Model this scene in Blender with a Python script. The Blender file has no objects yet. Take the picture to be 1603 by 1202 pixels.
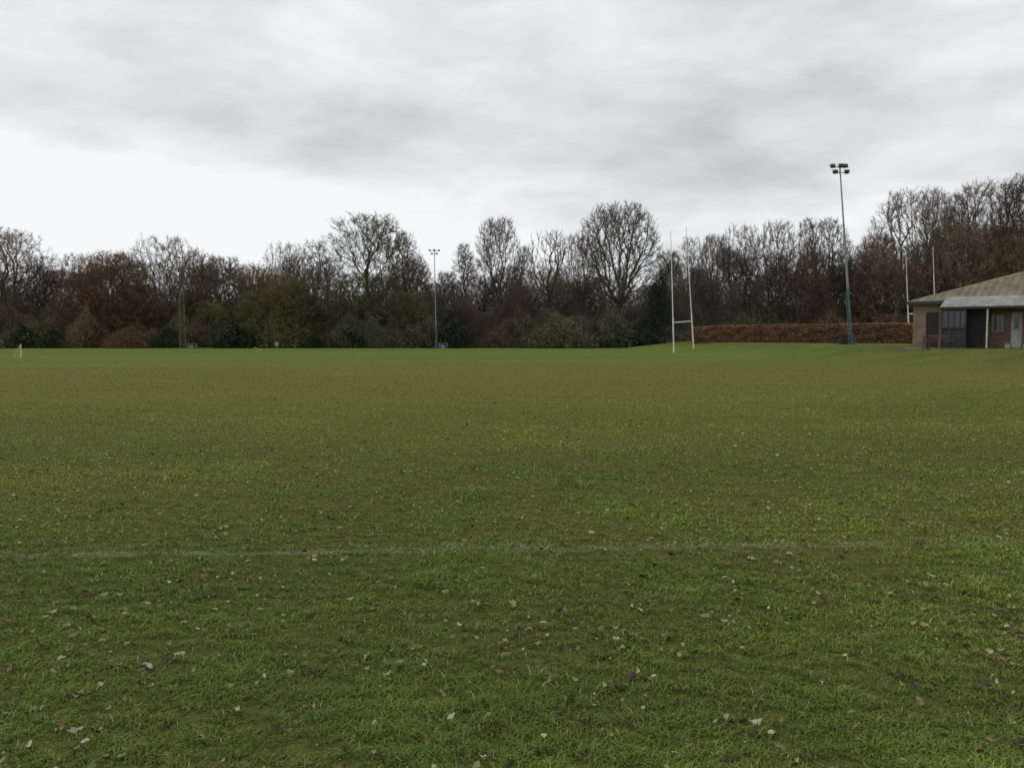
import bpy, math, numpy as np
from math import radians
rng=np.random.default_rng(7)
S=bpy.context.scene
C=S.collection
F=1247.0; HZ=527.0; CH=1.6

# ------------------------------------------------------------------ helpers
def link(o):
    C.objects.link(o); return o
def sstep(a,b,x):
    t=np.clip((np.asarray(x,float)-a)/(b-a),0,1); return t*t*(3-2*t)
def hgt(x,y):
    a=17.3-np.clip((np.asarray(y,float)-50)*.06,0,4)
    return 0.95*sstep(0,1,(x-a)/(24.8-a))*sstep(5,25,y)+9.0*sstep(155,215,y)  # far rise added behind the wood, keeps bright sky from showing between trunks
def snoise(x,y,scale,seed,octs=4):
    r=np.random.default_rng(seed); out=0; amp=1; tot=0
    for o in range(octs):
        for k in range(4):
            a=r.uniform(0,2*math.pi); f=2*math.pi/scale*(2**o)*r.uniform(.7,1.3); p=r.uniform(0,6.28)
            out=out+amp*np.sin((x*math.cos(a)+y*math.sin(a))*f+p+1.3*np.sin((y*math.cos(a)-x*math.sin(a))*f*.6+p))
        tot+=amp*2.0; amp*=.6
    return out/tot
CP,SP=math.cos(radians(3.4)),math.sin(radians(3.4))
def px2x(px,d,py=535):
    return (px-801.5)/F*d/(CP+(601-py)/F*SP)
def pz(py,d):
    v=(601-py)/F; return CH+d*(-SP+v*CP)/(CP+v*SP)

def mesh_np(name,V,faces,mats,col=None,smooth=False,matidx=None):
    me=bpy.data.meshes.new(name)
    V=np.ascontiguousarray(V,dtype=np.float32)
    faces=[np.asarray(f,dtype=np.int32) for f in faces if len(f)]
    me.vertices.add(len(V)); me.vertices.foreach_set("co",V.ravel())
    nl=sum(f.size for f in faces); npoly=sum(len(f) for f in faces)
    me.loops.add(nl); me.polygons.add(npoly)
    me.loops.foreach_set("vertex_index",np.concatenate([f.ravel() for f in faces]))
    ls=[];o=0
    for f in faces:
        k=f.shape[1]; ls.append(o+np.arange(len(f))*k); o+=f.size
    me.polygons.foreach_set("loop_start",np.concatenate(ls).astype(np.int32))
    if smooth: me.polygons.foreach_set("use_smooth",np.ones(npoly,dtype=bool))
    for m in (mats if isinstance(mats,(list,tuple)) else [mats]): me.materials.append(m)
    if matidx is not None: me.polygons.foreach_set("material_index",np.asarray(matidx,dtype=np.int32))
    me.update(calc_edges=True)
    if col is not None:
        a=me.attributes.new("Col",'FLOAT_COLOR','POINT')
        c=np.ones((len(V),4),dtype=np.float32); c[:,:3]=col
        a.data.foreach_set("color",c.ravel())
    me.validate()
    return me

class MB:
    def __init__(s): s.v=[]; s.f=[]
    def box(s,x0,x1,y0,y1,z0,z1):
        b=len(s.v)
        s.v+=[(x0,y0,z0),(x1,y0,z0),(x1,y1,z0),(x0,y1,z0),(x0,y0,z1),(x1,y0,z1),(x1,y1,z1),(x0,y1,z1)]
        s.f+=[tuple(b+i for i in q) for q in [(0,3,2,1),(4,5,6,7),(0,1,5,4),(1,2,6,5),(2,3,7,6),(3,0,4,7)]]
        return s
    def cyl(s,p0,p1,r0,r1=None,n=8):
        r1=r0 if r1 is None else r1
        p0=np.array(p0,float);p1=np.array(p1,float);d=p1-p0;d/=np.linalg.norm(d)
        ref=np.array([1,0,0]) if abs(d[2])>.9 else np.array([0,0,1.])
        a=np.cross(d,ref);a/=np.linalg.norm(a);c=np.cross(d,a);b=len(s.v)
        for p,r in((p0,r0),(p1,r1)):
            for i in range(n):
                t=2*math.pi*i/n; s.v.append(tuple(p+r*(math.cos(t)*a+math.sin(t)*c)))
        for i in range(n):
            j=(i+1)%n; s.f.append((b+i,b+n+i,b+n+j,b+j))
        s.f.append(tuple(b+i for i in range(n))); s.f.append(tuple(b+n+i for i in reversed(range(n))))
        return s
    def slab(s,pts,th):
        b=len(s.v); n=len(pts); s.v+=list(pts)+[(p[0],p[1],p[2]-th) for p in pts]
        s.f.append(tuple(range(b,b+n))); s.f.append(tuple(b+n+i for i in reversed(range(n))))
        for i in range(n):
            j=(i+1)%n; s.f.append((b+i,b+n+i,b+n+j,b+j))
        return s
    def obj(s,name,mat,parent=None,bevel=0):
        me=bpy.data.meshes.new(name); me.from_pydata([tuple(map(float,v)) for v in s.v],[],s.f); me.materials.append(mat); me.update()
        o=link(bpy.data.objects.new(name,me))
        if parent is not None: o.parent=parent
        return o

def thing(name,label,cat,loc=(0,0,0),rz=0,group=None,data=None):
    o=link(bpy.data.objects.new(name,data)); o.location=loc; o.rotation_euler=(0,0,rz)
    o["label"]=label; o["category"]=cat
    if group: o["group"]=group
    return o
def child(name,me,parent):
    o=link(bpy.data.objects.new(name,me)); o.parent=parent; return o

# ------------------------------------------------------------------ materials
class NT:
    def __init__(s,tree): s.t=tree
    def n(s,typ,**kw):
        nd=s.t.nodes.new(typ)
        for k,v in kw.items(): setattr(nd,k,v)
        return nd
    def put(s,sock,v):
        if isinstance(v,bpy.types.NodeSocket): s.t.links.new(v,sock)
        else: sock.default_value=v
    def math(s,op,a,b=0.0,c=None,clamp=False):
        nd=s.n('ShaderNodeMath',operation=op,use_clamp=clamp); s.put(nd.inputs[0],a); s.put(nd.inputs[1],b)
        if c is not None: s.put(nd.inputs[2],c)
        return nd.outputs[0]
    def vm(s,op,a,b=None):
        nd=s.n('ShaderNodeVectorMath',operation=op); s.put(nd.inputs[0],a)
        if b is not None: s.put(nd.inputs[1],b)
        return nd.outputs['Value'] if op in('LENGTH','DOT_PRODUCT','DISTANCE') else nd.outputs[0]
    def noise(s,vec,scale,detail=4,rough=.55,dist=0.0):
        nd=s.n('ShaderNodeTexNoise'); s.put(nd.inputs['Vector'],vec); nd.inputs['Scale'].default_value=scale
        nd.inputs['Detail'].default_value=detail; nd.inputs['Roughness'].default_value=rough; nd.inputs['Distortion'].default_value=dist
        return nd.outputs['Fac']
    def ramp(s,v,a,b,lo=0.0,hi=1.0,smooth=True):
        nd=s.n('ShaderNodeMapRange'); nd.interpolation_type='SMOOTHSTEP' if smooth else 'LINEAR'
        s.put(nd.inputs['Value'],v); nd.inputs['From Min'].default_value=a; nd.inputs['From Max'].default_value=b
        nd.inputs['To Min'].default_value=lo; nd.inputs['To Max'].default_value=hi
        return nd.outputs[0]
    def mix(s,f,a,b,bt='MIX'):
        nd=s.n('ShaderNodeMix',data_type='RGBA',blend_type=bt); s.put(nd.inputs[0],f)
        def c(v): return (*v,1) if isinstance(v,tuple) and len(v)==3 else v
        s.put(nd.inputs[6],c(a)); s.put(nd.inputs[7],c(b)); return nd.outputs[2]
    def pos(s,kind='Object'):
        return s.n('ShaderNodeTexCoord').outputs[kind]
    def xyz(s,v):
        nd=s.n('ShaderNodeSeparateXYZ'); s.put(nd.inputs[0],v); return nd.outputs
    def comb(s,x,y,z):
        nd=s.n('ShaderNodeCombineXYZ'); s.put(nd.inputs[0],x); s.put(nd.inputs[1],y); s.put(nd.inputs[2],z); return nd.outputs[0]
def newmat(name,rough=.8,spec=.3):
    m=bpy.data.materials.new(name); m.use_nodes=True; t=NT(m.node_tree)
    b=m.node_tree.nodes['Principled BSDF']; b.inputs['Roughness'].default_value=rough
    b.inputs['Specular IOR Level'].default_value=spec
    return m,t,b
def noisy(name,c1,c2,scale=6,rough=.8,spec=.3,bump=0.0,metal=0.0,stretch=None):
    m,t,b=newmat(name,rough,spec); v=t.pos()
    if stretch: v=t.vm('MULTIPLY',v,stretch)
    f=t.ramp(t.noise(v,scale,6,.65),.3,.7)
    t.put(b.inputs['Base Color'],t.mix(f,c1,c2)); b.inputs['Metallic'].default_value=metal
    if bump:
        bn=t.n('ShaderNodeBump'); bn.inputs['Strength'].default_value=bump; t.put(bn.inputs['Height'],f); t.put(b.inputs['Normal'],bn.outputs[0])
    return m
def attrmat(name,rough=.8,spec=.15,vary=.35,tint=None,transl=0.0):
    m,t,b=newmat(name,rough,spec)
    a=t.n('ShaderNodeAttribute'); a.attribute_name="Col"
    oi=t.n('ShaderNodeObjectInfo'); r=oi.outputs['Random']
    br=t.ramp(r,0,1,1-vary,1+vary,False)
    col=t.vm('MULTIPLY',a.outputs['Color'],t.comb(br,br,br))
    col=t.vm('MULTIPLY',col,oi.outputs['Color'])
    if tint:
        r2=t.math('FRACT',t.math('MULTIPLY',r,7.31))
        col=t.mix(t.math('MULTIPLY',r2,.6),col,t.vm('MULTIPLY',col,tint))
    t.put(b.inputs['Base Color'],col)
    if transl:
        tr=t.n('ShaderNodeBsdfTranslucent'); t.put(tr.inputs[0],col)
        mx=t.n('ShaderNodeMixShader'); mx.inputs[0].default_value=transl
        out=m.node_tree.nodes['Material Output']
        t.t.links.new(b.outputs[0],mx.inputs[1]); t.t.links.new(tr.outputs[0],mx.inputs[2]); t.t.links.new(mx.outputs[0],out.inputs[0])
    return m

M_bark=noisy("bark",(.12,.105,.082),(.06,.053,.041),5,.9,.1,.4,stretch=(1,1,.3))
M_twig=attrmat("twigs",.85,.1,.28,(1.1,.97,.9))
M_leafy=attrmat("foliage",.7,.2,.2)
M_grass=attrmat("grass_blade",.6,.15,.0,transl=.35)
M_white=noisy("white_paint",(.78,.78,.76),(.55,.55,.52),3,.5,.4)
M_offwhite=noisy("weathered_white_paint",(.55,.54,.5),(.38,.37,.34),3,.6,.3)
M_grey=noisy("galvanised_steel",(.3,.32,.33),(.18,.2,.21),4,.5,.5,metal=.3)
M_teal=noisy("teal_paint",(.08,.17,.16),(.055,.115,.11),3,.6,.4)
M_green=noisy("mossy_green_paint",(.11,.14,.06),(.06,.085,.035),4,.7,.3)
M_dark=noisy("dark_metal",(.02,.02,.022),(.04,.04,.042),5,.5,.4)
M_red=noisy("red_paint",(.36,.08,.05),(.25,.06,.04),5,.6,.3)
M_redwood=noisy("red_stained_wood",(.17,.075,.055),(.11,.055,.042),8,.7,.3,stretch=(.3,1,1))
M_blackdoor=noisy("dark_stained_boards",(.022,.02,.022),(.04,.035,.035),9,.7,.3,stretch=(1,1,.1))
M_bluegrey=noisy("weathered_boards",(.028,.03,.034),(.05,.052,.055),7,.7,.3,stretch=(1,1,.1))
M_glass,_t,_b=newmat("window_glass",.1,.6); _t.put(_b.inputs['Base Color'],_t.mix(_t.noise(_t.pos(),2),(.02,.025,.03),(.06,.065,.07)))

def brick():
    m,t,b=newmat("brick",.9,.15); p=t.xyz(t.pos())
    v=t.comb(t.math('ADD',p[0],p[1]),p[2],0.0)
    bt=t.n('ShaderNodeTexBrick'); t.put(bt.inputs['Vector'],v); bt.inputs['Scale'].default_value=4.4
    bt.inputs['Color1'].default_value=(.2,.14,.09,1); bt.inputs['Color2'].default_value=(.26,.185,.125,1); bt.inputs['Mortar'].default_value=(.27,.24,.2,1)
    bt.inputs['Mortar Size'].default_value=.015
    n=t.ramp(t.noise(t.pos(),1.2,5),.3,.7,.7,1.15)
    t.put(b.inputs['Base Color'],t.vm('MULTIPLY',bt.outputs[0],t.comb(n,n,n))); return m
M_brick=brick()
def sheet(name,c1,c2,period,axis=0,con=.86,bs=.3):
    m,t,b=newmat(name,.8,.2); p=t.xyz(t.pos())
    w=t.math('SINE',t.math('MULTIPLY',p[axis],2*math.pi/period))
    f=t.ramp(t.noise(t.vm('MULTIPLY',t.pos(),(1,.4,1)),1.5,7,.75),.36,.64)
    col=t.mix(f,c1,c2); g=t.ramp(w,-1,1,con,1.05)
    t.put(b.inputs['Base Color'],t.vm('MULTIPLY',col,t.comb(g,g,g)))
    bn=t.n('ShaderNodeBump'); bn.inputs['Strength'].default_value=bs; bn.inputs['Distance'].default_value=.03
    t.put(bn.inputs['Height'],w); t.put(b.inputs['Normal'],bn.outputs[0]); return m
M_roof=sheet("corrugated_cement_roof",(.19,.165,.11),(.105,.1,.06),.4,con=.85)
M_vroof=sheet("corrugated_grey_sheet",(.3,.3,.295),(.19,.19,.188),.16,con=.88,bs=.35)

def ground_mat():
    m,t,b=newmat("grass_field",.95,.05)
    P=t.pos(); p=t.xyz(P)
    Ps=t.vm('MULTIPLY',P,(.35,1,1))
    big=t.ramp(t.noise(Ps,.09,5,.6,.5),.38,.62)
    mid=t.ramp(t.noise(P,.9,6,.7),.34,.66)
    fine=t.ramp(t.noise(P,9,6,.75),.3,.7)
    fine2=t.ramp(t.noise(P,45,3,.7),.3,.7)
    green=t.mix(mid,(.095,.14,.019),(.137,.172,.029))
    olive=t.mix(mid,(.15,.163,.028),(.178,.176,.038))
    c=t.mix(big,green,olive)
    band=t.math('MULTIPLY',t.ramp(p[1],14,24),t.ramp(p[1],34,60,1,0))
    wear=t.math('MULTIPLY',band,t.ramp(t.noise(Ps,.16,6,.65),.34,.62,.12,1))
    c=t.mix(t.math('MULTIPLY',wear,.75),c,(.162,.138,.042))
    far=t.math('MULTIPLY',t.ramp(p[1],34,80),t.ramp(t.noise(Ps,.1,4),.35,.6,.4,1))
    c=t.mix(t.math('MULTIPLY',far,.8),c,(.108,.162,.034))
    bank=t.ramp(p[0],17,23)
    c=t.mix(t.math('MULTIPLY',t.math('MULTIPLY',bank,t.ramp(t.noise(P,.5,5,.7),.35,.6)),.75),c,(.08,.095,.03))
    g=t.math('ADD',t.math('MULTIPLY',fine,.5),.7); c=t.vm('MULTIPLY',c,t.comb(g,g,g))
    g=t.math('ADD',t.math('MULTIPLY',fine2,.4),.78); c=t.vm('MULTIPLY',c,t.comb(g,g,g))
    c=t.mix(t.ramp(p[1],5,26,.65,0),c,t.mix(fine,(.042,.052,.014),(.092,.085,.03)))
    ln=t.math('ABSOLUTE',t.math('SUBTRACT',p[1],t.math('ADD',5.93,t.math('MULTIPLY',p[0],.0512))))
    lm=t.math('MULTIPLY',t.ramp(ln,.04,.1,1,0),t.ramp(t.noise(P,3,5,.7),.4,.62))
    c=t.mix(t.math('MULTIPLY',lm,.3),c,(.34,.36,.26))
    e=t.math('ADD',p[1],t.math('MULTIPLY',t.noise(P,.15,4),6))
    lit=t.ramp(e,114,118); c=t.mix(lit,c,t.mix(fine,(.06,.045,.026),(.09,.066,.038)))
    t.put(b.inputs['Base Color'],c)
    bn=t.n('ShaderNodeBump'); bn.inputs['Strength'].default_value=.5; bn.inputs['Distance'].default_value=.04
    t.put(bn.inputs['Height'],t.math('ADD',fine,fine2)); t.put(b.inputs['Normal'],bn.outputs[0])
    return m
M_ground=ground_mat()

# ------------------------------------------------------------------ ground
xs=np.unique(np.r_[-1500,-900,-500,-300,-200,-140,np.arange(-100,12,6),np.arange(12,28,.5),np.arange(28,60,4),70,90,120,160,220,320,500,900,1500])
ys=np.unique(np.r_[-300,-80,-20,np.arange(0,30,2.5),np.arange(30,150,4),np.arange(150,225,5),260,320,500,900,1800,3500])
X,Y=np.meshgrid(xs,ys); V=np.stack([X,Y,hgt(X,Y)],-1).reshape(-1,3)
nx=len(xs); i,j=np.meshgrid(np.arange(nx-1),np.arange(len(ys)-1)); b0=(j*nx+i).ravel()
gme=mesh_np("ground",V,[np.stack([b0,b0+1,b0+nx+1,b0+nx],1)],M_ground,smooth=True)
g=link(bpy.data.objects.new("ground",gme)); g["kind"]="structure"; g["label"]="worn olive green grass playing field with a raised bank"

# ------------------------------------------------------------------ grass blades
def line_mask(x,y):
    dl=np.abs(y-(5.93+.0512*x)+.03*snoise(x,y*0,.8,6,3)); m=np.clip(1-(dl-.025)/.11,0,1)
    w=np.clip(.34+.85*snoise(x,y,.7,5)+.2*np.exp(-((x-1.2)/3)**2)-.1*np.clip(-x-1.2,0,2),0.06,1)
    return m*w
NB=660000
DM=62.
u=rng.random(NB)**1.12; d=2.3*np.exp(u*math.log(DM/2.3)); x=(rng.random(NB)*2-1)*d*.74; y=d+rng.normal(0,.02,NB)
cl=snoise(x,y,.7,11,5); cl2=snoise(x,y,.17,12,3); mot=snoise(x,y,1.6,13,4); mot2=snoise(x*.5,y,7,14,4)
keep=rng.random(NB)<np.clip(.77+.3*cl+.35*cl2+.22*mot,.18,1)*np.clip((DM-d)/42,0,1)
x,y,d,cl,cl2,mot,mot2=[a[keep] for a in (x,y,d,cl,cl2,mot,mot2)]; n=len(x)
sc=(d/3)**.72
H=rng.uniform(.011,.034,n)*(1+.4*np.clip(cl,-.6,1.2)+.5*np.clip(cl2,-.6,1.2)+.25*np.clip(mot,-.6,1))*(1+.06*(sc-1))
for (tx,ty,tr) in [(.0,3.35,.2),(1.5,4.5,.15),(-1.9,4.9,.18),(-.5,5.1,.15),(2.9,5.0,.2),(-.35,8,.3),(.7,8.6,.3),(-4,9,.3)]:
    q=np.exp(-((x-tx)**2+(y-ty)**2)/tr**2); H*=1+1.2*q
W=rng.uniform(.0012,.0026,n)*sc
az=rng.random(n)*6.283; lean=rng.uniform(.4,1.7,n)
dx=np.cos(az);dy=np.sin(az)
B=np.stack([x,y,hgt(x,y)-.002],1)
side=np.stack([-dy,dx,0*dx],1)*W[:,None]
fw=np.stack([dx,dy,0*dx],1)
mid=B+fw*(H*lean*.35)[:,None]+np.array([0,0,1.])*(H*.6)[:,None]
tip=B+fw*(H*lean*1.05)[:,None]+np.array([0,0,1.])*(H*(1.0-.22*lean))[:,None]
Vb=np.stack([B-side,B+side,mid+side*.8,mid-side*.8,tip],1).reshape(-1,3)
k=np.arange(n)*5
quads=np.stack([k,k+1,k+2,k+3],1); tris=np.stack([k+3,k+2,k+4],1)
r=rng.random(n)[:,None]
patch=np.clip(.5+.6*mot2+.35*cl,0,1)[:,None]
near=np.clip((d-3.5)/11,0,1)[:,None]
green=np.array([.18,.262,.04])*(1-near)+np.array([.22,.275,.042])*near
dgreen=np.array([.122,.2,.04])*(1-near)+np.array([.168,.225,.038])*near
oliv=np.array([.29,.282,.055]); straw=np.array([.46,.4,.19])
c=green*patch+dgreen*(1-patch)
mo=(.16+.48*near)*(r>.35)*np.clip(.7-.9*mot+.5*mot2,0,1.2)[:,None]; c=c*(1-mo)+oliv*mo
sp=np.clip(.065-.1*mot,0.02,.2)+.05*near[:,0]
isst=(rng.random(n)<sp); c[isst]=straw*rng.uniform(.5,1.1,(isst.sum(),1))
isbr=(rng.random(n)<.05); c[isbr]=np.array([.18,.135,.065])
c*=rng.uniform(.62,1.42,(n,1))*(1+.22*np.clip(mot+.5*mot2,-1,1))[:,None]
band=(sstep(14,24,d)*.6*(1-sstep(34,56,d))*np.clip(.45+.9*snoise(x*.4,y,6,23,3),0,1))[:,None]; c=c*(1-band)+np.array([.25,.21,.064])*band
ff=sstep(34,60,d)[:,None]*.6; c=c*(1-ff)+np.array([.17,.245,.052])*ff
lm=line_mask(x,y)*(rng.random(n)<.55); lm=lm[:,None]*.6
c=c*(1-lm)+np.array([.54,.55,.43])*lm
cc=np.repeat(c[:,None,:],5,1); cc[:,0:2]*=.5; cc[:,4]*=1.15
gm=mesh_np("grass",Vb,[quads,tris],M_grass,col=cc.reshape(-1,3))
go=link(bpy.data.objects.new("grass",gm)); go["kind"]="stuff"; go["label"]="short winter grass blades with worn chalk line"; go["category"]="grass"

# ------------------------------------------------------------------ fallen leaves
def leafmat(name,c1,c2):
    m,t,b=newmat(name,.7,.15)
    f=t.ramp(t.noise(t.pos(),3.2,5,.7),.3,.7); col=t.mix(f,c1,c2)
    rr=t.ramp(t.n('ShaderNodeObjectInfo').outputs['Random'],0,1,.6,1.2,False)
    t.put(b.inputs['Base Color'],t.vm('MULTIPLY',col,t.comb(rr,rr,rr))); return m
LM=[leafmat("leaf_pale",(.26,.26,.15),(.45,.43,.29)),leafmat("leaf_brown",(.115,.08,.04),(.21,.15,.078)),leafmat("leaf_dark",(.045,.032,.02),(.085,.06,.035)),leafmat("leaf_olive",(.19,.21,.09),(.28,.28,.14))]
def leaf_geo(seed):
    r=np.random.default_rng(seed); n=12; t=np.linspace(0,1,n); w=np.sin(np.pi*t**.8)**.65*r.uniform(.2,.33); w[0]=.015;w[-1]=0.01
    w[1:-1]*=1+.2*r.normal(size=n-2)
    R=r.uniform(.28,1.2); arc=r.uniform(.4,1.1)/R*.6; arc*=r.choice([-1,1]); tw=r.uniform(-1.4,1.4); bend=r.uniform(-.4,.4)
    ph=r.uniform(0,6,3); V=[]; kk=r.uniform(1,4.5)*r.choice([-1,1,1])
    for a,ww in zip(t,w):
        for s in(-1,-.5,0,.5,1):
            yy=s*ww; th=kk*yy
            y2=math.sin(th)/kk; z2=(1-math.cos(th))/kk
            zz=z2+arc*(a-.5)**2+tw*y2*(a-.5)+.05*abs(s)*math.sin(a*14+ph[int(s>0)])
            V.append((a-.5,y2+bend*(a-.5)**2,zz))
    V=np.array(V); V[:,2]-=V[:,2].min(); f=[]
    for q in range(n-1):
        for s in range(4):
            b=q*5+s; f.append((b,b+5,b+6,b+1))
    b=len(V); V=np.vstack([V,[(-.5,-.012,V[2,2]),(-.5,.012,V[2,2]),(-.78,.012,V[2,2]+.03),(-.78,-.012,V[2,2]+.03)]])
    f.append((b,b+1,b+2,b+3)); return V,np.array(f)
geos=[leaf_geo(100+q) for q in range(12)]
lmesh={}
for gi,(v,f) in enumerate(geos):
    for mi,m in enumerate(LM): lmesh[(gi,mi)]=mesh_np("fallen_leaf",v,[f],m,smooth=True)
names=["pale straw-coloured fallen leaf lying underside up on grass","curled tan-brown fallen leaf lying on short grass","dark damp brown fallen leaf on grass","pale olive-green fallen leaf resting on grass"]
NL=9500
dd=2.7*np.exp(rng.random(NL)**.86*math.log(38/2.7)); lx=(rng.random(NL)*2-1)*dd*.70; ly=dd
kk=rng.random(NL)<np.clip(.58+.45*snoise(lx,ly,2.5,33,2)+.4*snoise(lx,ly,.6,32,2),.1,1); lx,ly=lx[kk],ly[kk]
inv=(np.abs(lx/ly)<.66)&(ly>2.85)
order=np.argsort(np.where(inv,ly,1e3+ly)); lx,ly=lx[order],ly[order]
sv=[];sf=[];si=[];off=0
for i in range(len(lx)):
    fr=min(1,max(0,(ly[i]-4)/12)); probs=[.15+.2*fr,.36-.07*fr,.33-.15*fr,.16+.02*fr]
    probs=np.array(probs)/sum(probs)
    gi=int(rng.integers(12)); mi=int(rng.choice(4,p=probs)); s=rng.uniform(.02,.046) if rng.random()<.85 else rng.uniform(.046,.064)
    rz=rng.uniform(0,6.28); rx=rng.normal(0,.5); ry=rng.normal(0,.35); z=float(hgt(lx[i],ly[i]))+rng.uniform(.004,.02)
    if i<300:
        o=thing("fallen_leaf",names[mi],"leaf",(lx[i],ly[i],z),rz,"fallen leaves on the grass",lmesh[(gi,mi)])
        o.rotation_euler=(rx,ry,rz); o.scale=(s,s*rng.uniform(.7,1.15),s)
    else:
        v,f=geos[gi]; ca,sa=math.cos(rz),math.sin(rz); cx,sx=math.cos(rx),math.sin(rx)
        w=v*s; w=np.stack([w[:,0],w[:,1]*cx-w[:,2]*sx,w[:,1]*sx+w[:,2]*cx],1)
        w=np.stack([w[:,0]*ca-w[:,1]*sa,w[:,0]*sa+w[:,1]*ca,w[:,2]],1)+[lx[i],ly[i],z+.005]
        sv.append(w); sf.append(f+off); si+= [mi]*len(f); off+=len(v)
lo=link(bpy.data.objects.new("fallen_leaves",mesh_np("fallen_leaves",np.vstack(sv),[np.vstack(sf)],LM,smooth=True,matidx=si)))
lo["kind"]="stuff"; lo["label"]="scattered small brown and pale fallen leaves on grass"; lo["category"]="leaves"

# ------------------------------------------------------------------ trees
def tubes(P0,P1,R0,R1,k):
    d=P1-P0; L=np.linalg.norm(d,axis=1,keepdims=True)+1e-9; d=d/L
    ref=np.where(np.abs(d[:,2:3])>.9,[[1,0,0]],[[0,0,1.]]); a=np.cross(d,ref); a/=np.linalg.norm(a,axis=1,keepdims=True)+1e-9; c=np.cross(d,a)
    th=np.arange(k)*2*math.pi/k
    ring=a[:,None]*np.cos(th)[None,:,None]+c[:,None]*np.sin(th)[None,:,None]
    V=np.concatenate([P0[:,None]+ring*R0[:,None,None],P1[:,None]+ring*R1[:,None,None]],1)
    M=len(P0); base=(np.arange(M)*2*k)[:,None]; i=np.arange(k)[None]; j=(i+1)%k
    Q=np.stack([base+i,base+k+i,base+k+j,base+j],-1).reshape(-1,4)
    return V.reshape(-1,3),Q
def norm(v): return v/(np.linalg.norm(v,axis=1,keepdims=True)+1e-9)

def gen_tree(seed,H,W,cb,n,prof,fork=.35,bf=.38,ncl=26,twn=15,twl=.72,tipr=.0125,leaf=0,leafcol=(.15,.07,.03),twcol=(.15,.13,.104),tw=.02,spread=.13,pw=.47,leafz=(0,1),leafs=.13,relax=2,droop=.05,shell=.45,lobe=1.0):
    r=np.random.default_rng(seed)
    def env(t):
        return W/2*np.interp(t,np.linspace(0,1,len(prof)),prof)
    ct=r.random(ncl)**.75; ca=r.random(ncl)*6.28; cr=r.random(ncl)**shell*.9
    cc=np.stack([np.cos(ca)*cr*env(ct),np.sin(ca)*cr*env(ct),cb+ct*(H-cb)*.92],1)
    which=r.integers(0,ncl,n); P=cc[which]+r.normal(0,1,(n,3))*[W*spread,W*spread,(H-cb)*.085]
    extra=n//4; t=r.random(extra)**.8; a=r.random(extra)*6.28; rr=r.random(extra)**.4
    P[:extra]=np.stack([np.cos(a)*rr*env(t),np.sin(a)*rr*env(t),cb+t*(H-cb)],1)
    t=(P[:,2]-cb)/(H-cb); rad=np.hypot(P[:,0],P[:,1]); ang=np.arctan2(P[:,1],P[:,0])
    lob=1+lobe*(.13*np.sin(ang*3+seed)+.08*np.sin(ang*5+t*7+seed))
    ok=(t>0)&(t<1.0)&(rad<env(np.clip(t,0,1))*lob*(1.0+.08*r.normal(size=n)))
    P=P[ok]; n=len(P)
    ft=H*fork; m=10; tz=np.linspace(0,ft,m); wx=np.cumsum(r.normal(0,.09,(m,2)),0); wx[0]=0
    T=np.column_stack([wx,tz])
    pos=np.vstack([T,P]); N=len(pos); par=-np.ones(N,int); par[1:m]=np.arange(m-1); path=np.zeros(N); path[:m]=tz
    best=np.full(N,1e9); bp=np.zeros(N,int); done=np.zeros(N,bool); done[:m]=True
    for k in range(m//2,m):
        c=np.linalg.norm(pos-pos[k],axis=1)+bf*path[k]; q=(c<best); best[q]=c[q]; bp[q]=k
    order=list(range(m)); best[done]=1e9
    for _ in range(N-m):
        k=int(np.argmin(best)); par[k]=bp[k]; path[k]=path[bp[k]]+np.linalg.norm(pos[k]-pos[bp[k]]); done[k]=True; best[k]=1e9; order.append(k)
        c=np.linalg.norm(pos-pos[k],axis=1)+bf*path[k]; q=(c<best)&(~done); best[q]=c[q]; bp[q]=k
    tips=np.zeros(N); haschild=np.zeros(N,bool); haschild[par[par>=0]]=True
    tips[~haschild]=1
    for k in reversed(order):
        if par[k]>=0: tips[par[k]]+=tips[k]
    tips=np.maximum(tips,1); R=tipr*tips**pw
    R[:m]*=np.linspace(1.3,1.05,m); R[0]*=1.25
    ch=np.arange(m,N)
    for _ in range(relax):
        acc=np.zeros((N,3)); wt=np.zeros(N); np.add.at(acc,par[ch],pos[ch]*tips[ch,None]); np.add.at(wt,par[ch],tips[ch])
        mv=(wt>0); mv[:m]=False
        cm_=acc[mv]/wt[mv,None]; pos[mv]=pos[mv]*.5+.5*(cm_*.5+pos[par[mv]]*.5)
    idx=np.array([k for k in order if par[k]>=0]); P0=pos[par[idx]]; P1=pos[idx]; R1=R[idx]; R0=np.minimum(R[par[idx]],R1*1.35)
    big=R1>tipr*(6**pw)
    def split(P0,P1,R0,R1):
        L=np.linalg.norm(P1-P0,axis=1,keepdims=True); Mp=(P0+P1)/2+r.normal(0,1,P0.shape)*L*.1
        Rm=(R0+R1)/2
        return np.vstack([P0,Mp]),np.vstack([Mp,P1]),np.r_[R0,Rm],np.r_[Rm,R1]
    a=split(P0[big],P1[big],R0[big],R1[big]); Vt,Qt=tubes(*a,6)
    tm=mesh_np("trunk",Vt,[Qt],M_bark,smooth=True)
    a=split(P0[~big],P1[~big],R0[~big],R1[~big]); Vc,Qc=tubes(*a,3)
    sel=np.where((~big))[0]; sel=np.repeat(sel,np.where(tips[idx[sel]]<=2,twn,max(2,twn//2)))
    f=r.random((len(sel),1)); base=P0[sel]*(1-f)+P1[sel]*f; sd=norm(P1[sel]-P0[sel])
    out=norm(base-np.array([0,0,cb+.35*(H-cb)]))
    dr=norm(sd*.4+r.normal(0,.65,(len(sel),3))+out*.45+np.array([0,0,droop])); L=twl*r.uniform(.35,1.15,(len(sel),1))
    sdv=norm(np.cross(dr,r.normal(0,1,(len(sel),3))))*tw*r.uniform(.6,1.2,(len(sel),1))/2
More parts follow.
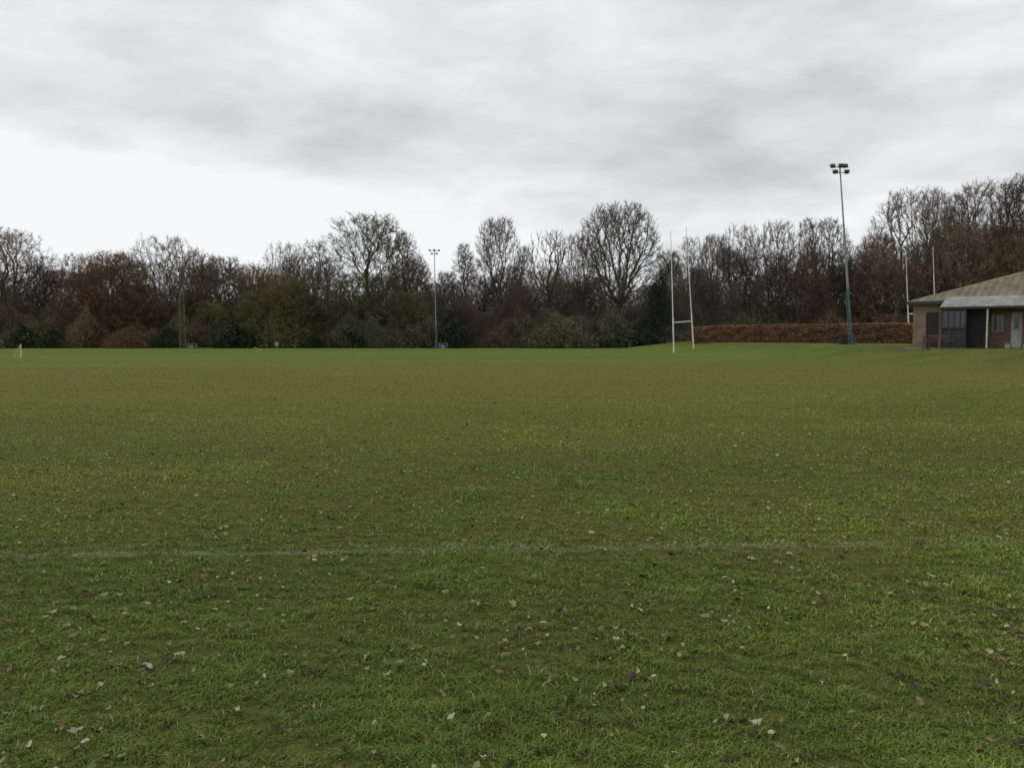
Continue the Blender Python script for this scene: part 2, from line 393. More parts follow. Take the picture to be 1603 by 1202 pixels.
    tip=base+dr*L; Vw=np.stack([base-sdv,base+sdv,tip],1).reshape(-1,3); o=len(Vc); k=np.arange(len(sel))*3+o
    Tw=np.stack([k,k+1,k+2],1)
    col=np.tile(np.array(twcol),(len(Vc)+len(Vw),1))*.8
    col[len(Vc):]*=np.repeat(r.uniform(.7,1.4,len(sel)),3)[:,None]
    VV=[Vc,Vw]; faces=[Qc,Tw]
    if leaf:
        s=r.integers(0,len(sel),leaf); zz=(tip[s][:,2]-cb)/(H-cb); pk=snoise(tip[s][:,0]+tip[s][:,1]*.5,tip[s][:,2],3.5,seed+77,2)>-.15; s=s[(zz>leafz[0])&(zz<leafz[1])&pk]; q=len(s)
        ctr=base[s]+(tip[s]-base[s])*r.random((q,1))+r.normal(0,.12,(q,3)); a1=norm(r.normal(0,1,(q,3))); a2=norm(np.cross(a1,r.normal(0,1,(q,3)))); sz=leafs*r.uniform(.5,1.2,(q,1))
        Vl=np.stack([ctr-a1*sz,ctr+a2*sz*.6,ctr+a1*sz,ctr-a2*sz*.6],1).reshape(-1,3); o=len(Vc)+len(Vw); k=np.arange(q)*4+o
        faces.append(np.stack([k,k+1,k+2,k+3],1)); VV.append(Vl)
        lc=np.array(leafcol)*r.uniform(.55,1.4,(q,1)); col=np.vstack([col,np.repeat(lc,4,0)])
    cm=mesh_np("crown",np.vstack(VV),faces,M_twig,col=col)
    return dict(t=tm,c=cm,H=H,W=W)

dome=[.3,.8,1,1,.97,.85,.5]; rnd=[.4,.85,1,.97,.82,.5]; nar=[.35,.8,1,.85,.65,.35]; full=[.75,.95,1,.92,.75,.45]; vase=[.2,.55,.9,1,.95,.6]
T={}
T['hero']=gen_tree(47,20,14,6.0,4600,[.5,.82,.98,1.04,1.0,.86,.5],fork=.3,bf=.42,ncl=130,twn=16,twl=.6,spread=.04,tipr=.015,shell=.3,lobe=.3)
T['oak']=gen_tree(4,14,9,3.0,2100,rnd,ncl=24)
T['oak2']=gen_tree(5,14,10,2.6,2100,full,fork=.32,ncl=20)
T['oak3']=gen_tree(25,14,11,3.0,2300,dome,fork=.28,ncl=28,bf=.42)
T['narrow']=gen_tree(6,15,6,4.0,1500,nar,fork=.5,ncl=16,bf=.3)
T['narrow2']=gen_tree(26,15,6.5,3.2,1500,rnd,fork=.4,ncl=14,bf=.35)
T['sparse']=gen_tree(8,15,7.5,5.0,800,vase,fork=.42,twn=10,ncl=12,tipr=.026,spread=.08,bf=.45,relax=3)
T['russet']=gen_tree(9,12,9,1.6,1500,full,fork=.36,leaf=5000,leafcol=(.22,.13,.068),leafs=.1)
T['russet2']=gen_tree(29,13,10,1.6,1700,rnd,fork=.36,leaf=6000,leafcol=(.22,.125,.064),leafs=.09)
T['olive']=gen_tree(10,18,16,.8,4000,full,fork=.45,ncl=44,leaf=13000,leafcol=(.17,.175,.07),spread=.08,twcol=(.15,.145,.1),leafs=.085,bf=.38,twn=14)
T['olive2']=gen_tree(40,12,9,.6,1800,full,fork=.4,ncl=20,leaf=8000,leafcol=(.16,.165,.06),spread=.1,twcol=(.15,.145,.1),leafs=.09,bf=.35,twn=13)
T['big']=gen_tree(12,20,15,4.6,3600,dome,fork=.26,ncl=80,spread=.05,tipr=.0145,bf=.42,shell=.36,twn=16,lobe=.6)
T['big2']=gen_tree(32,20,16,4.2,3800,rnd,fork=.3,ncl=60,spread=.06,tipr=.0145,bf=.38,shell=.4,twn=16,lobe=.8)
T['haze']=gen_tree(13,11,5.5,1.2,1100,full,fork=.5,twn=16,ncl=12,bf=.3)
T['haze2']=gen_tree(14,11,6.5,1.0,1100,rnd,fork=.5,twn=16,ncl=14,bf=.35,twcol=(.165,.134,.1),leaf=1500,leafcol=(.18,.13,.08),leafs=.09)

zone=np.array([(-100,1.08,.96,.86),(0,1.05,.98,.9),(120,1.16,.96,.82),(250,1.12,.96,.84),(360,1.0,1.03,.84),(460,1.06,1.03,.78),(560,.98,1.06,.82),(660,1.0,1.0,.93),(800,1.04,.98,.94),(960,.97,1,1),(1150,1.02,.98,.93),(1300,1.06,.97,.87),(1450,1.0,1,1),(1520,1.1,.97,.88),(1700,1,1,1)])
def zcol(px):
    return [float(np.interp(px,zone[:,0],zone[:,i]))*rng.uniform(.95,1.05)*1.08 for i in(1,2,3)]+[1.0]
def put_tree(kind,px,ytop,d,wpx=None,label=None,name="tree",group="bare trees along the wood edge",rz=None):
    v=T[kind]; x=px2x(px,d,450); z=float(hgt(x,d)); h=pz(ytop,d)-z; sz=h/v['H']
    sx=(wpx/F*d)/v['W'] if wpx else sz*rng.uniform(.85,1.25)
    o=thing(name,label or "bare grey-brown winter tree standing in the wood","tree",(x,d,z-.05),rng.uniform(0,6.28),group)
    o.scale=(sx,sx,sz); child("trunk",v['t'],o); c=child("crown",v['c'],o); c.color=zcol(px); return o
OL="tree with thin olive-green leaves at the wood edge"
named=[('big2',5,358,122,170,None),('oak3',74,402,124,100,None),('oak2',128,397,122,90,None),
('russet',178,393,117,110,"oak holding russet brown dead leaves at the wood edge"),('oak3',258,370,118,130,None),('oak2',312,396,124,90,None),
('oak',352,402,122,80,None),('haze2',395,412,120,80,None),('oak3',446,380,122,90,None),('narrow2',492,376,120,66,None),
('olive',575,338,117,200,"large broad tree with sparse olive yellow leaves down to the ground"),('narrow2',634,364,120,60,None),('oak2',650,400,126,70,None),
('narrow',728,382,124,54,None),('oak',782,342,124,84,"tall bare rounded tree standing clear above the wood"),('narrow',820,386,126,50,None),
('sparse',856,360,122,82,"gaunt bare tree with thick upswept limbs"),('oak2',908,366,124,90,None),
('hero',968,319,118,142,"very tall bare dome-crowned tree with spreading limbs"),
('haze',1046,392,121,60,None),('narrow2',1082,370,126,50,None),('oak',1118,368,122,66,None),('oak3',1158,352,124,90,None),
('oak2',1216,346,122,90,None),('big2',1284,342,124,116,None),('oak2',1345,382,124,80,None),('russet',1372,366,117,80,"russet-leaved oak behind the hedge"),
('big',1432,296,116,150,"large bare tree rising over the hedge"),('oak3',1482,304,118,110,None),('big2',1545,284,114,190,"large spreading bare tree standing behind the clubhouse"),
('russet2',1500,345,110,120,"tree with thin russet leaves behind the clubhouse"),('haze2',1570,370,110,100,None),('big',1628,268,112,160,None),
('russet2',440,430,116,95,"tree with tawny dead leaves at the wood edge"),('olive2',475,440,114.5,90,OL),('olive2',400,455,115,80,OL),('olive2',330,470,115,70,OL),('olive2',650,455,115,70,OL),
('russet2',120,425,117,90,"oak holding russet brown dead leaves at the wood edge"),('haze2',1270,372,118,60,None),('russet',205,440,115.5,90,"oak holding russet brown dead leaves at the wood edge"),('haze2',870,420,118,70,None),('haze',700,425,118,60,None),('haze2',1400,385,112,90,None)]
for k,px,yt,d,w,lab in named: put_tree(k,px,yt,d,w,lab)
kinds=['haze','haze2','oak3','oak2','narrow2','haze','oak','haze','oak2','russet','narrow']
tops=np.array([[-60,395],[0,395],[60,415],[120,412],[200,405],[260,405],[340,412],[400,415],[450,405],[520,400],[600,405],[660,412],[720,422],[850,420],[900,425],[1000,425],[1080,392],[1200,380],[1300,382],[1400,370],[1500,355],[1600,340],[1700,330]])
for row,(d0,drop,step) in enumerate([(116,48,48),(128,10,34)]):
    for px in np.arange(-50,1660,step):
        p=px+rng.uniform(-14,14); d=d0+rng.uniform(-2.5,6); yt=np.interp(p,tops[:,0],tops[:,1])+drop+rng.uniform(-16,22)
        if row==0: yt+=rng.uniform(-10,25)
        if row==0 and 900<p<1030: continue
        put_tree(kinds[int(rng.integers(len(kinds)))],p,yt,d,None)

# ------------------------------------------------------------------ shrubs
def gen_bush(seed,H,W,nt,nl,twc,lc,leafs=.12,up=.8):
    r=np.random.default_rng(seed)
    a=r.random(nt)*6.28; rr=np.sqrt(r.random(nt)); z=r.random(nt); lob=1+.22*np.sin(a*3+seed)+.14*np.sin(a*7+z*9)+.1*r.normal(size=nt)
    e=np.sqrt(np.clip(1-z**2,0,1))*.9+.1; P=np.stack([np.cos(a)*rr*e*lob*W/2,np.sin(a)*rr*e*lob*W/2,z*H*.9*(1-.25*rr)*(1+.2*np.sin(a*2+seed*2)+.08*np.sin(a*9+rr*8))],1)
    dr=norm(norm(P*[1,1,.4]+1e-3)*.5+r.normal(0,.5,(nt,3))+[0,0,up]); L=r.uniform(.3,.9,(nt,1))*H*.22
    s=norm(np.cross(dr,r.normal(0,1,(nt,3))))*r.uniform(.008,.022,(nt,1))
    V=np.stack([P-s,P+s,P+dr*L],1).reshape(-1,3); k=np.arange(nt)*3; fs=[np.stack([k,k+1,k+2],1)]
    col=np.repeat(np.array(twc)*r.uniform(.6,1.3,(nt,1)),3,0)
    q=r.integers(0,nt,nl); c=P[q]+dr[q]*L[q]*r.random((nl,1))+r.normal(0,.09,(nl,3)); a1=norm(r.normal(0,1,(nl,3)));a2=norm(np.cross(a1,r.normal(0,1,(nl,3)))); sz=leafs*r.uniform(.5,1.2,(nl,1))
    Vl=np.stack([c-a1*sz,c+a2*sz*.6,c+a1*sz,c-a2*sz*.6],1).reshape(-1,3); k=np.arange(nl)*4+len(V)
    fs.append(np.stack([k,k+1,k+2,k+3],1)); col=np.vstack([col,np.repeat(np.array(lc)*r.uniform(.5,1.4,(nl,1)),4,0)])
    ns=14; th=r.random(ns)*6.28; b=np.stack([np.cos(th)*.15*W*r.random(ns),np.sin(th)*.15*W*r.random(ns),np.zeros(ns)],1); t=b+np.stack([np.cos(th)*.25*W,np.sin(th)*.25*W,np.full(ns,H*.7)],1)
    Vs,Qs=tubes(b,t,np.full(ns,.05),np.full(ns,.015),4); Qs=Qs+len(V)+len(Vl); fs.append(Qs); col=np.vstack([col,np.tile([.05,.04,.03],(len(Vs),1))])
    return mesh_np("shrub",np.vstack([V,Vl,Vs]),fs,M_leafy,col=col),H,W
Bs={'brown':gen_bush(1,3,5,9000,1500,(.15,.125,.092),(.14,.1,.062),.08),'grey':gen_bush(2,4,5,9000,900,(.145,.13,.1),(.12,.112,.065),.08),
'ever':gen_bush(3,3.5,4,3500,7500,(.05,.055,.03),(.035,.055,.022),.11,.6),'moss':gen_bush(4,3.5,5,8000,3200,(.135,.13,.085),(.105,.115,.045),.09),
'tallever':gen_bush(5,9,5,5000,9000,(.06,.062,.038),(.03,.046,.021),.13,.8)}
BL={'brown':"leafless brown twiggy shrub at the wood edge",'grey':"grey-brown leafless thicket shrub at the wood edge",'ever':"dark evergreen holly bush at the wood edge",'moss':"mossy green-brown shrub at the edge of the wood",'tallever':"tall dark ivy-clad evergreen beside the bare trees"}
def put_bush(k,px,ytop,d,wpx):
    me,H,W=Bs[k]; x=px2x(px,d); z=float(hgt(x,d)); h=pz(ytop,d)-z
    o=thing("shrub",BL[k],"shrub",(x,d,z-.05),rng.uniform(0,6.28),"shrubs along the wood edge",me); o.scale=((wpx/F*d)/W,)*2+(h/H,)
    if 'ever' not in k: o.color=zcol(px)
for a in [('ever',366,503,111.5,66),('ever',710,487,111.5,58),('tallever',1032,425,112.5,44),('ever',968,514,111.8,42),('ever',548,508,111.8,40),('brown',205,512,110.8,72),('ever',35,508,111.5,50),
          ('ever',85,515,111.5,44),('ever',262,512,111.8,36),('ever',1012,497,112,46),('ever',490,525,111.5,34),('moss',870,492,112,100),('moss',450,450,116,90)]: put_bush(*a)
for px in np.arange(-60,1460,38):
    k=['brown','grey','moss','brown','grey'][int(rng.integers(5))]; put_bush(k,px+rng.uniform(-12,12),rng.uniform(478,518),rng.uniform(113.5,117),rng.uniform(50,110))
for px in np.arange(-60,1650,46):
    k=['brown','grey','moss'][int(rng.integers(3))]; put_bush(k,px+rng.uniform(-12,12),rng.uniform(450,490),rng.uniform(119,124),rng.uniform(80,130))

nt=230000; x=rng.uniform(-130,130,nt); y=rng.uniform(122,172,nt)
hh=8.2+1.8*snoise(x,y,22,41,3)+np.clip((x-20)*.09,0,6); z=rng.random(nt)**.8*hh; P=np.stack([x,y,z+hgt(x,y)],1)
dr=norm(rng.normal(0,.6,(nt,3))+[0,0,.8]); L=rng.uniform(.5,1.3,(nt,1)); s=norm(np.cross(dr,rng.normal(0,1,(nt,3))))*rng.uniform(.02,.06,(nt,1))
V=np.stack([P-s,P+s,P+dr*L],1).reshape(-1,3); k=np.arange(nt)*3
cn=np.clip(.5+.7*snoise(x,y,14,43,3),0,1)[:,None]; c=(np.array([.16,.128,.096])*cn+np.array([.142,.13,.1])*(1-cn))*rng.uniform(.6,1.3,(nt,1))
w=link(bpy.data.objects.new("woodland",mesh_np("woodland",V,[np.stack([k,k+1,k+2],1)],M_leafy,col=np.repeat(c,3,0)))); w["kind"]="stuff"; w["label"]="dense brown leafless woodland understorey"; w["category"]="wood"

# ------------------------------------------------------------------ beech hedge
A=np.array([21.8,95.0]); Bp=np.array([43,68.0]); Lh=np.linalg.norm(Bp-A); du=(Bp-A)/Lh; dv=np.array([-du[1],du[0]])
nh=120000; s=rng.random(nh)*Lh; face=rng.random(nh); wv=rng.uniform(-.55,.55,nh)
top=1.88+.03*snoise(s,s*0,2.2,51,4); zz=rng.random(nh)*top
bul=.05*snoise(s,zz*2,1.8,55,3)
m1=face<.45; wv[m1]=-.55+bul[m1]+rng.normal(0,.045,m1.sum()); m2=(face>.45)&(face<.75); zz[m2]=top[m2]+rng.normal(0,.035,m2.sum()); m3=(face>.75)&(face<.92); wv[m3]=.55+rng.normal(0,.05,m3.sum())
XY=A+du*s[:,None]+dv*wv[:,None]; P=np.stack([XY[:,0],XY[:,1],zz+hgt(XY[:,0],XY[:,1])],1)
a1=norm(rng.normal(0,1,(nh,3)));a2=norm(np.cross(a1,rng.normal(0,1,(nh,3)))); sz=rng.uniform(.03,.07,(nh,1))
V=np.stack([P-a1*sz,P+a2*sz*.7,P+a1*sz,P-a2*sz*.7],1).reshape(-1,3); k=np.arange(nh)*4
c=np.array([.26,.145,.088])*rng.uniform(.45,1.4,(nh,1)); gsel=rng.random(nh)<.15; c[gsel]=np.array([.1,.095,.055])
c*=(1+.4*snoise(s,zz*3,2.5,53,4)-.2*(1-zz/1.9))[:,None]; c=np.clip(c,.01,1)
Vc=[];
for (ss,ww,z0) in [(a,b,cz) for a in(0.1,Lh-.1) for b in(-.42,.42) for cz in(0,1.72)]:
    q=A+du*ss+dv*ww; Vc.append((q[0],q[1],z0+float(hgt(q[0],q[1]))))
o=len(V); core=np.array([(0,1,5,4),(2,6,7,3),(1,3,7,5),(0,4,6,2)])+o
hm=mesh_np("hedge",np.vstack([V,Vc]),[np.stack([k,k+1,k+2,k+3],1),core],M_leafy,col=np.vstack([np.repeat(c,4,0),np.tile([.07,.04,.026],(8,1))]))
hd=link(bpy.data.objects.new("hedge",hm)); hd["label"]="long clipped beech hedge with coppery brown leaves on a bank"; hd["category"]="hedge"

# ------------------------------------------------------------------ rugby posts
def goal(label,b1,d1,t1,b2,d2,t2,hb,rl):
    xa,xb=px2x(b1,d1,545),px2x(b2,d2,545); za,zb=float(hgt(xa,d1)),float(hgt(xb,d2))
    g=thing("rugby_goal",label,"goal posts",(xa,d1,za),0,"rugby goals")
    x1,y1=xb-xa,d2-d1
    T1=np.array([px2x(t1[0],d1,t1[1])-xa,0,pz(t1[1],d1)-za]); T2=np.array([px2x(t2[0],d2,t2[1])-xa,y1,pz(t2[1],d2)-za])
    def P(b,t):
        m=MB(); bz=np.array(b,float); q=bz+(t-bz)*.3; q2=bz+(t-bz)*.72
        m.cyl(bz,q,rl,rl*.95,12).cyl(q,q2,rl*.72,rl*.6,12).cyl(q2,t,rl*.42,rl*.34,10); return m.obj("post",M_white,g)
    b0=np.array([0,0,-.05]); bb=np.array([x1,y1,zb-za-.05]); P(b0,T1); P(bb,T2)
    c1=b0+(T1-b0)*hb/T1[2]; c2=bb+(T2-bb)*(hb/T2[2])
    MB().cyl(c1,c2,rl*.8,rl*.8,10).obj("crossbar",M_white,g)
goal("tall white rugby goal posts with crossbar standing on the grass",1055,79,(1050,362),1086,83.4,(1074,355),3.0,.075)
goal("white rugby goal posts rising behind the hedge and clubhouse",1423,96,(1418,391),1465,94,(1460.5,386),3.4,.085)

# ------------------------------------------------------------------ floodlight masts
def lamp_unit(parent,x,y,z,tilt=-.5,s=1.0,yaw=0):
    m=MB(); w,h,dp=.22*s,.15*s,.16*s
    m.v=[(-w,-dp,-h),(w,-dp,-h),(w*.6,dp,-h*.6),(-w*.6,dp,-h*.6),(-w,-dp,h),(w,-dp,h),(w*.6,dp,h*.6),(-w*.6,dp,h*.6)]
    m.f=[(0,3,2,1),(4,5,6,7),(0,1,5,4),(1,2,6,5),(2,3,7,6),(3,0,4,7)]
    m.box(-w*1.05,w*1.05,-dp-.03*s,-dp-.003,-h*1.08,h*1.08); m.box(-w*1.2,-w*1.1,-.03,.03,-h,h*1.6); m.box(w*1.1,w*1.2,-.03,.03,-h,h*1.6)
    o=m.obj("floodlight",M_dark,parent); o.location=(x,y,z); o.rotation_euler=(tilt,0,yaw)
def rail(m,x0,x1,y0,y1,h):
    for (a,b) in[(x0,y0),(x1,y0),(x1,y1),(x0,y1)]: m.cyl((a,b,-.05),(a,b,h),.03,.03,6)
    for z in(h*.5,h):
        for p,q in[((x0,y0),(x1,y0)),((x1,y0),(x1,y1)),((x1,y1),(x0,y1)),((x0,y1),(x0,y0))]: m.cyl((*p,z),(*q,z),.025,.025,6)
d=67; x=px2x(1333,d,540); z0=float(hgt(x,d)); H=pz(263,d)-z0; tx=px2x(1315,d,263)-x
f=thing("floodlight_mast","tall slim grey floodlight mast with teal lower section and dark lamps","floodlight",(x,d,z0),0,"floodlight masts")
def pt(h): return np.array([tx*h/H,0,h])
MB().cyl(pt(4.6),pt(10),.1,.08,12).cyl(pt(10),pt(H),.07,.05,12).obj("mast",M_grey,f)
m=MB(); m.cyl(pt(-.1),pt(4.7),.1,.1,12); off=np.array([-.2,0,0]); m.cyl(pt(.0)+off,pt(4.4)+off,.03,.03,8)
for h in np.arange(.4,4.5,.55): m.cyl(pt(h)+off,pt(h+.25),.02,.02,6)
m.box(-.4,.3,-.3,.3,-.1,.15); m.obj("lower_mast",M_teal,f)
m=MB(); c=pt(H); m.cyl(c+[-.7,0,.05],c+[.7,0,.05],.035,.035,8).cyl(c+[-.45,0,-.38],c+[.5,0,-.38],.03,.03,8).cyl(c+[0,0,-.5],c+[0,0,.2],.05,.05,8).obj("crossarm",M_dark,f)
for a,b,yw in[(-.68,.1,.35),(.0,.12,0),(.35,.1,0),(-.45,-.38,.3),(.52,-.38,-.3)]: lamp_unit(f,c[0]+a,-.12,c[2]+b,-.45,.85,yw)
m=MB(); rail(m,-1.2,-.35,-.6,.5,.75); m.box(-1.0,-.55,-.3,.2,-.05,.6); m.obj("base_guard_rail",M_dark,f)
d=108; x=px2x(683,d,540); H=pz(393,d); tx=px2x(680,d,393)-x
f=thing("floodlight_mast","slim pale grey floodlight mast with teal foot beside the wood","floodlight",(x,d,0),0,"floodlight masts")
MB().cyl(pt(3.0),pt(9),.08,.065,10).cyl(pt(9),pt(H),.06,.045,10).obj("mast",M_grey,f)
m=MB(); m.cyl(pt(-.1),pt(3.1),.09,.085,10); m.cyl(pt(0)+[.18,0,0],pt(3.)+[.18,0,0],.02,.02,6)
for h in np.arange(.4,3.,.6): m.cyl(pt(h)+[.18,0,0],pt(h+.25),.015,.015,6)
m.obj("lower_mast",M_teal,f)
c=pt(H); MB().cyl(c+[-.68,0,0],c+[.68,0,0],.035,.035,8).cyl(c+[-.35,0,-.4],c+[.35,0,-.4],.03,.03,8).obj("crossarm",M_grey,f)
for a,b in[(-.62,.05),(.62,.05),(0,.1),(-.33,-.4),(.33,-.4)]: lamp_unit(f,c[0]+a,-.12,c[2]+b,-.45,.55)
m=MB(); rail(m,.4,1.5,-.5,.5,.7); m.box(.6,1.2,-.3,.3,-.05,.5); m.obj("base_guard_rail",M_grey,f)
d=108; x=px2x(286,d); H=pz(404,d)
f=thing("lattice_mast","narrow green lattice floodlight tower standing before the wood","floodlight",(x,d,0),.5,"floodlight masts")
m=MB(); w0,w1=.34,.2
cs=[(-1,-1),(1,-1),(1,1),(-1,1)]
for a,b in cs: m.cyl((a*w0,b*w0,-.1),(a*w1,b*w1,H),.045,.035,6)
nb=14
for q in range(nb):
    za,zb=H*q/nb,H*(q+1)/nb; wa=w0+(w1-w0)*q/nb; wb=w0+(w1-w0)*(q+1)/nb
    for e in range(4):
        a=cs[e];b=cs[(e+1)%4]; 
        if q%2: a,b=b,a
        m.cyl((a[0]*wa,a[1]*wa,za),(b[0]*wb,b[1]*wb,zb),.025,.025,5); m.cyl((a[0]*wb,a[1]*wb,zb),(b[0]*wb,b[1]*wb,zb),.02,.02,5)
m.obj("lattice",M_green,f)
MB().cyl((-.35,0,H+.03),(.35,0,H+.03),.03,.03,8).obj("crossarm",M_green,f)
for a in(-.25,.25): lamp_unit(f,a,-.1,H+.05,-.5,.5)
m=MB(); rail(m,.6,1.7,-.4,.6,.65); m.box(.8,1.3,-.2,.3,-.05,.45); m.obj("base_guard_rail",M_grey,f)

# ------------------------------------------------------------------ small things
d=62; f=thing("training_goal","small white tubular training goal on the pitch edge","goal",(px2x(31,d),d,0),radians(119))
m=MB(); r0=.018
m.cyl((-.0,0,0),(.05,0,1.0),r0).cyl((1.4,0,0),(1.45,0,1.0),r0).cyl((.05,0,1.0),(1.45,0,1.0),r0); m.obj("frame",M_white,f)
MB().cyl((.05,0,.97),(.0,.5,0.03),.01).cyl((1.45,0,.97),(1.4,.5,0.03),.01).cyl((0,.5,.03),(1.4,.5,.03),.01).cyl((0,0,.03),(0,.5,.03),.01).cyl((1.4,0,.03),(1.4,.5,.03),.01).obj("back_stay",M_offwhite,f)
d=108; f=thing("notice_sign","small white sign with red disc on short post","sign",(px2x(433,d),d,0),0)
MB().cyl((0,0,-.05),(0,0,.4),.04).obj("post",M_grey,f)
MB().box(-.2,.2,-.03,-.0,.38,.82).obj("board",M_white,f); MB().cyl((0,-.034,.6),(0,-.05,.6),.17,.17,16).obj("red_disc",M_red,f)
d=92; f=thing("marker_pole","thin pale marker pole leaning low over the grass","pole",(px2x(410,d),d,0),0)
MB().cyl((0,0,0),(-.95,0,.42),.014).obj("pole_shaft",M_white,f); MB().cyl((-.06,0,0),(.06,0,.0501),.03).obj("spike",M_grey,f)

# ------------------------------------------------------------------ clubhouse
cx,cy=24.1,48.0; zc=.93
cb=thing("clubhouse","single-storey brick sports clubhouse with low hipped corrugated roof and verandah","building",(cx,cy,zc),radians(-38))
Lx,Ly,hw=16.0,14.0,2.66
def pc(mb,name,mat,bevel=0,par=cb): return mb.obj(name,mat,par,bevel)
pc(MB().box(0,Lx,0,.25,-.4,hw).box(0,.25,.252,Ly,-.4,hw).box(.252,Lx,Ly-.25,Ly,-.4,hw).box(Lx-.25,Lx,.252,Ly-.252,-.4,hw),"wall",M_brick)
o=.35; ze=hw+.02; tp=math.tan(radians(19)); hd_=Ly/2+o; zr=ze+hd_*tp+.05
a=(-o,-o,ze);b=(Lx+o,-o,ze);c_=(Lx+o,Ly+o,ze);d_=(-o,Ly+o,ze);e=(hd_-o,Ly/2,zr);g2=(Lx+o-hd_,Ly/2,zr)
rf=MB()
for P in([a,b,g2,e],[b,c_,g2],[c_,d_,e,g2],[d_,a,e]): rf.slab([(p[0],p[1],p[2]+.08) for p in P],.08)
pc(rf,"roof",M_roof)
pc(MB().box(-o,Lx+o,-o-.03,-o-.003,ze-.12,ze+.06),"fascia",M_dark)
va,vb,vd=1.73,12.0,1.8; zf=2.36; zb=ze+.1*tp+.26
pc(MB().slab([(va,-vd,zf),(vb,-vd,zf),(vb,.1,zb),(va+.05,.1,zb)],.03),"verandah_roof",M_vroof)
pc(MB().box(va+.02,vb,-vd+.02,-vd+.06,zf-.14,zf-.036),"verandah_beam",M_dark)
for ax in(4.08,6.6,9.2): pc(MB().box(ax-.04,ax+.04,-vd+.08,-vd+.16,-.3,zf-.04),"verandah_post",M_offwhite)
mb=MB(); 
for q in range(9):
    mb.box(va+.08+q*.14,va+.2+q*.14,-vd+.1,-vd+.13,-.1,1.05)
pc(mb,"board_screen",M_bluegrey)
sc_=MB().box(va+.06,va+.12,-vd+.08,-.01,-.3,zf-.02).box(va+.13,3.0,-vd+.1,-vd+.13,1.1,1.18).box(2.98,3.06,-vd+.08,-vd+.16,-.3,zf-.06).box(va+.13,2.98,-vd+.1,-vd+.14,zf-.25,zf-.17)
for q in range(1,4): sc_.box(va+.1+q*.3,va+.14+q*.3,-vd+.1,-vd+.135,1.185,zf-.253)
pc(sc_,"screen_frame",M_bluegrey)
pc(MB().box(va+.13,2.97,-vd+.145,-vd+.155,1.19,zf-.2),"screen_glass",M_glass)
pc(MB().box(3.09,4.0,-.9,-.86,-.1,2.3).box(1.9,3.085,-.9,-.86,-.1,2.3),"shutter",M_blackdoor)
dd_=pc(MB().box(.72,1.35,-.05,-.003,-.05,2.1),"door",M_blackdoor); dd_["label"]="dark boarded door"
wd=pc(MB().box(4.12,4.62,-.06,-.003,1.0,1.85).box(4.16,4.58,-.075,-.062,1.04,1.81),"window",M_glass)
MB().box(4.08,4.12,-.08,-.003,.96,1.89).box(4.62,4.66,-.08,-.003,.96,1.89).box(4.122,4.618,-.08,-.003,.96,.998).box(4.122,4.618,-.08,-.003,1.852,1.89).box(4.355,4.385,-.09,-.077,1.0,1.85).obj("frame",M_offwhite,wd)
dw=pc(MB().box(5.1,5.5,-.06,-.003,-.02,1.95),"door",M_offwhite); dw["label"]="white panelled door"
MB().box(5.17,5.43,-.07,-.063,1.1,1.75).obj("door_pane",M_glass,dw); MB().cyl((5.45,-.1,1.0),(5.45,-.065,1.0),.03).obj("handle",M_grey,dw)
pc(MB().box(5.04,5.096,-.05,-.003,-.02,2.02).box(5.504,5.56,-.05,-.003,-.02,2.02).box(5.098,5.502,-.05,-.003,1.953,2.02),"door_frame",M_offwhite)
pc(MB().box(-.3,vb,-vd-.4,-.003,-.4,.02),"paving",noisy("concrete",(.2,.19,.17),(.13,.125,.11),3,.9))
for s0 in(4.8,5.65): pc(MB().box(s0,s0+.26,-.28,-.01,.02,.26),"planter_box",M_offwhite)
pc(MB().cyl((1.62,-.08,-.1),(1.62,-.08,2.6),.05,.05,8),"drainpipe",M_dark)
def P_loc(u,v): 
    a=radians(-38); return (cx+u*math.cos(a)-v*math.sin(a),cy+u*math.sin(a)+v*math.cos(a))
bx,by=P_loc(1.95,-2.7)
bn=thing("bench","red-brown wooden bench outside the clubhouse verandah","bench",(bx,by,float(hgt(bx,by))-.01),radians(-12))
m=MB(); [m.box(-.7,.7,-.2+q*.13,-.1+q*.13,.42,.46) for q in range(3)]; m.obj("seat",M_redwood,bn)
m=MB(); [m.box(-.7,.7,.22,.25,.56+q*.14,.64+q*.14) for q in range(2)]; m.obj("backrest",M_redwood,bn)
for s0 in(-.65,.57): MB().box(s0,s0+.06,-.2,-.14,-.05,.418).box(s0,s0+.06,.14,.2,-.05,.8).box(s0,s0+.06,-.138,.138,.3,.36).obj("leg",M_dark,bn)
bx,by=P_loc(1.0,-2.1)
rp=thing("red_bollard","short dull red bollard beside the bench","bollard",(bx,by,float(hgt(bx,by))),0)
MB().cyl((0,0,-.05),(0,0,.7),.06,.055,12).obj("bollard_post",M_redwood,rp); MB().cyl((0,0,.7),(0,0,.75),.065,.04,12).obj("cap",M_dark,rp)

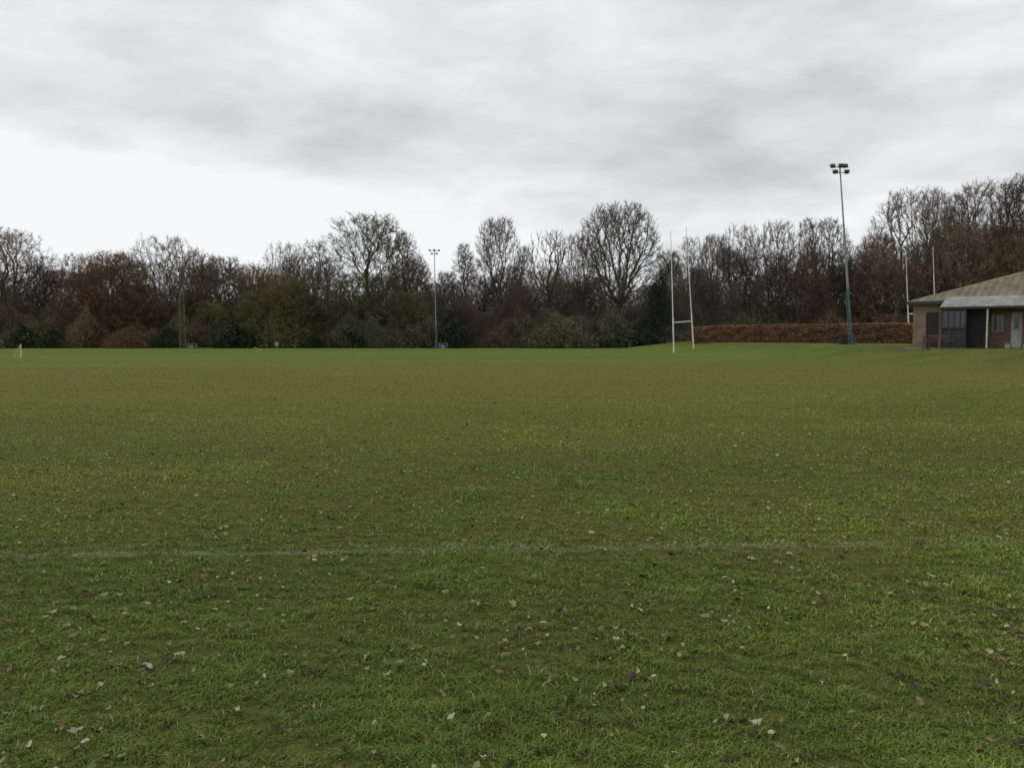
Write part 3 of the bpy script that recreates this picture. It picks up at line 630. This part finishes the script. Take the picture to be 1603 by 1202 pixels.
# ------------------------------------------------------------------ world
W=bpy.data.worlds.new("World"); S.world=W; W.use_nodes=True; t=NT(W.node_tree); bg=W.node_tree.nodes['Background']
sunel,sunaz=radians(48),radians(-75)
sky=t.n('ShaderNodeTexSky'); sky.sky_type='NISHITA'; sky.sun_disc=False; sky.sun_elevation=sunel; sky.sun_rotation=sunaz
dv_=t.pos('Generated'); q=t.xyz(dv_)
zz=t.math('ADD',t.math('MAXIMUM',q[2],0.0),.24)
pl=t.comb(t.math('DIVIDE',q[0],zz),t.math('DIVIDE',q[1],zz),0.0)
n1=t.noise(t.vm('MULTIPLY',pl,(1.1,1.3,1)),1.3,8,.55,.25)
n2=t.noise(t.vm('ADD',t.vm('MULTIPLY',dv_,(1.5,1.5,6)),(3.1,1.7,.4)),1.7,8,.55,.2)
n3=t.noise(t.vm('ADD',t.vm('MULTIPLY',dv_,(3.2,3.2,9)),(7.1,2.7,1.4)),2.2,8,.55,.3)
val=t.math('ADD',t.ramp(n1,.34,.66,-.08,.08),t.ramp(n2,.3,.7,-.11,.11,False))
val=t.math('ADD',val,t.ramp(n3,.38,.62,-.04,.04))
def lobe(c,s,amp):
    v=t.vm('MULTIPLY',t.vm('SUBTRACT',dv_,c),s); l=t.vm('DOT_PRODUCT',v,v); return t.math('MULTIPLY',t.math('EXPONENT',t.math('MULTIPLY',l,-1.0)),amp)
val=t.math('ADD',val,.77)
for c,s,a in[((-.47,.87,.14),(2.6,1,11),.33),((-.12,.92,.385),(2.6,1,14),.16),((-.45,.86,.25),(2.2,1,20),-.1),((.35,.92,.2),(2.4,1,15),-.09),((.1,.99,.1),(1.5,1,16),.13),((.35,.88,.36),(3,1,12),-.02),((-.5,.8,.35),(4,1,16),-.06)]:
    val=t.math('ADD',val,lobe(c,s,a))
val=t.math('MAXIMUM',t.math('MINIMUM',val,.97),.5)
col=t.vm('MULTIPLY',t.comb(val,val,val),(9.75,9.88,10.1))
col=t.mix(.045,col,sky.outputs[0])
low=t.ramp(q[2],-.05,0.0)
col=t.mix(low,(.6,.7,.4),col)
t.put(bg.inputs[0],col); bg.inputs[1].default_value=.1
sl=bpy.data.lights.new("sun",'SUN'); sl.energy=1.2; sl.angle=radians(35); sl.color=(1,.95,.87)
so=link(bpy.data.objects.new("sun",sl))
from mathutils import Vector
dirv=Vector((math.sin(sunaz)*math.cos(sunel),math.cos(sunaz)*math.cos(sunel),math.sin(sunel)))
so.rotation_euler=dirv.to_track_quat('Z','Y').to_euler(); so.location=(0,0,50)

cam=bpy.data.cameras.new("camera"); co=link(bpy.data.objects.new("camera",cam)); S.camera=co
cam.lens=28; cam.sensor_width=36; cam.clip_end=6000; cam.clip_start=.05
co.location=(0,0,CH); co.rotation_euler=(radians(90-3.4),0,0)
S.view_settings.view_transform='Standard'; S.view_settings.look='None'; S.view_settings.exposure=0
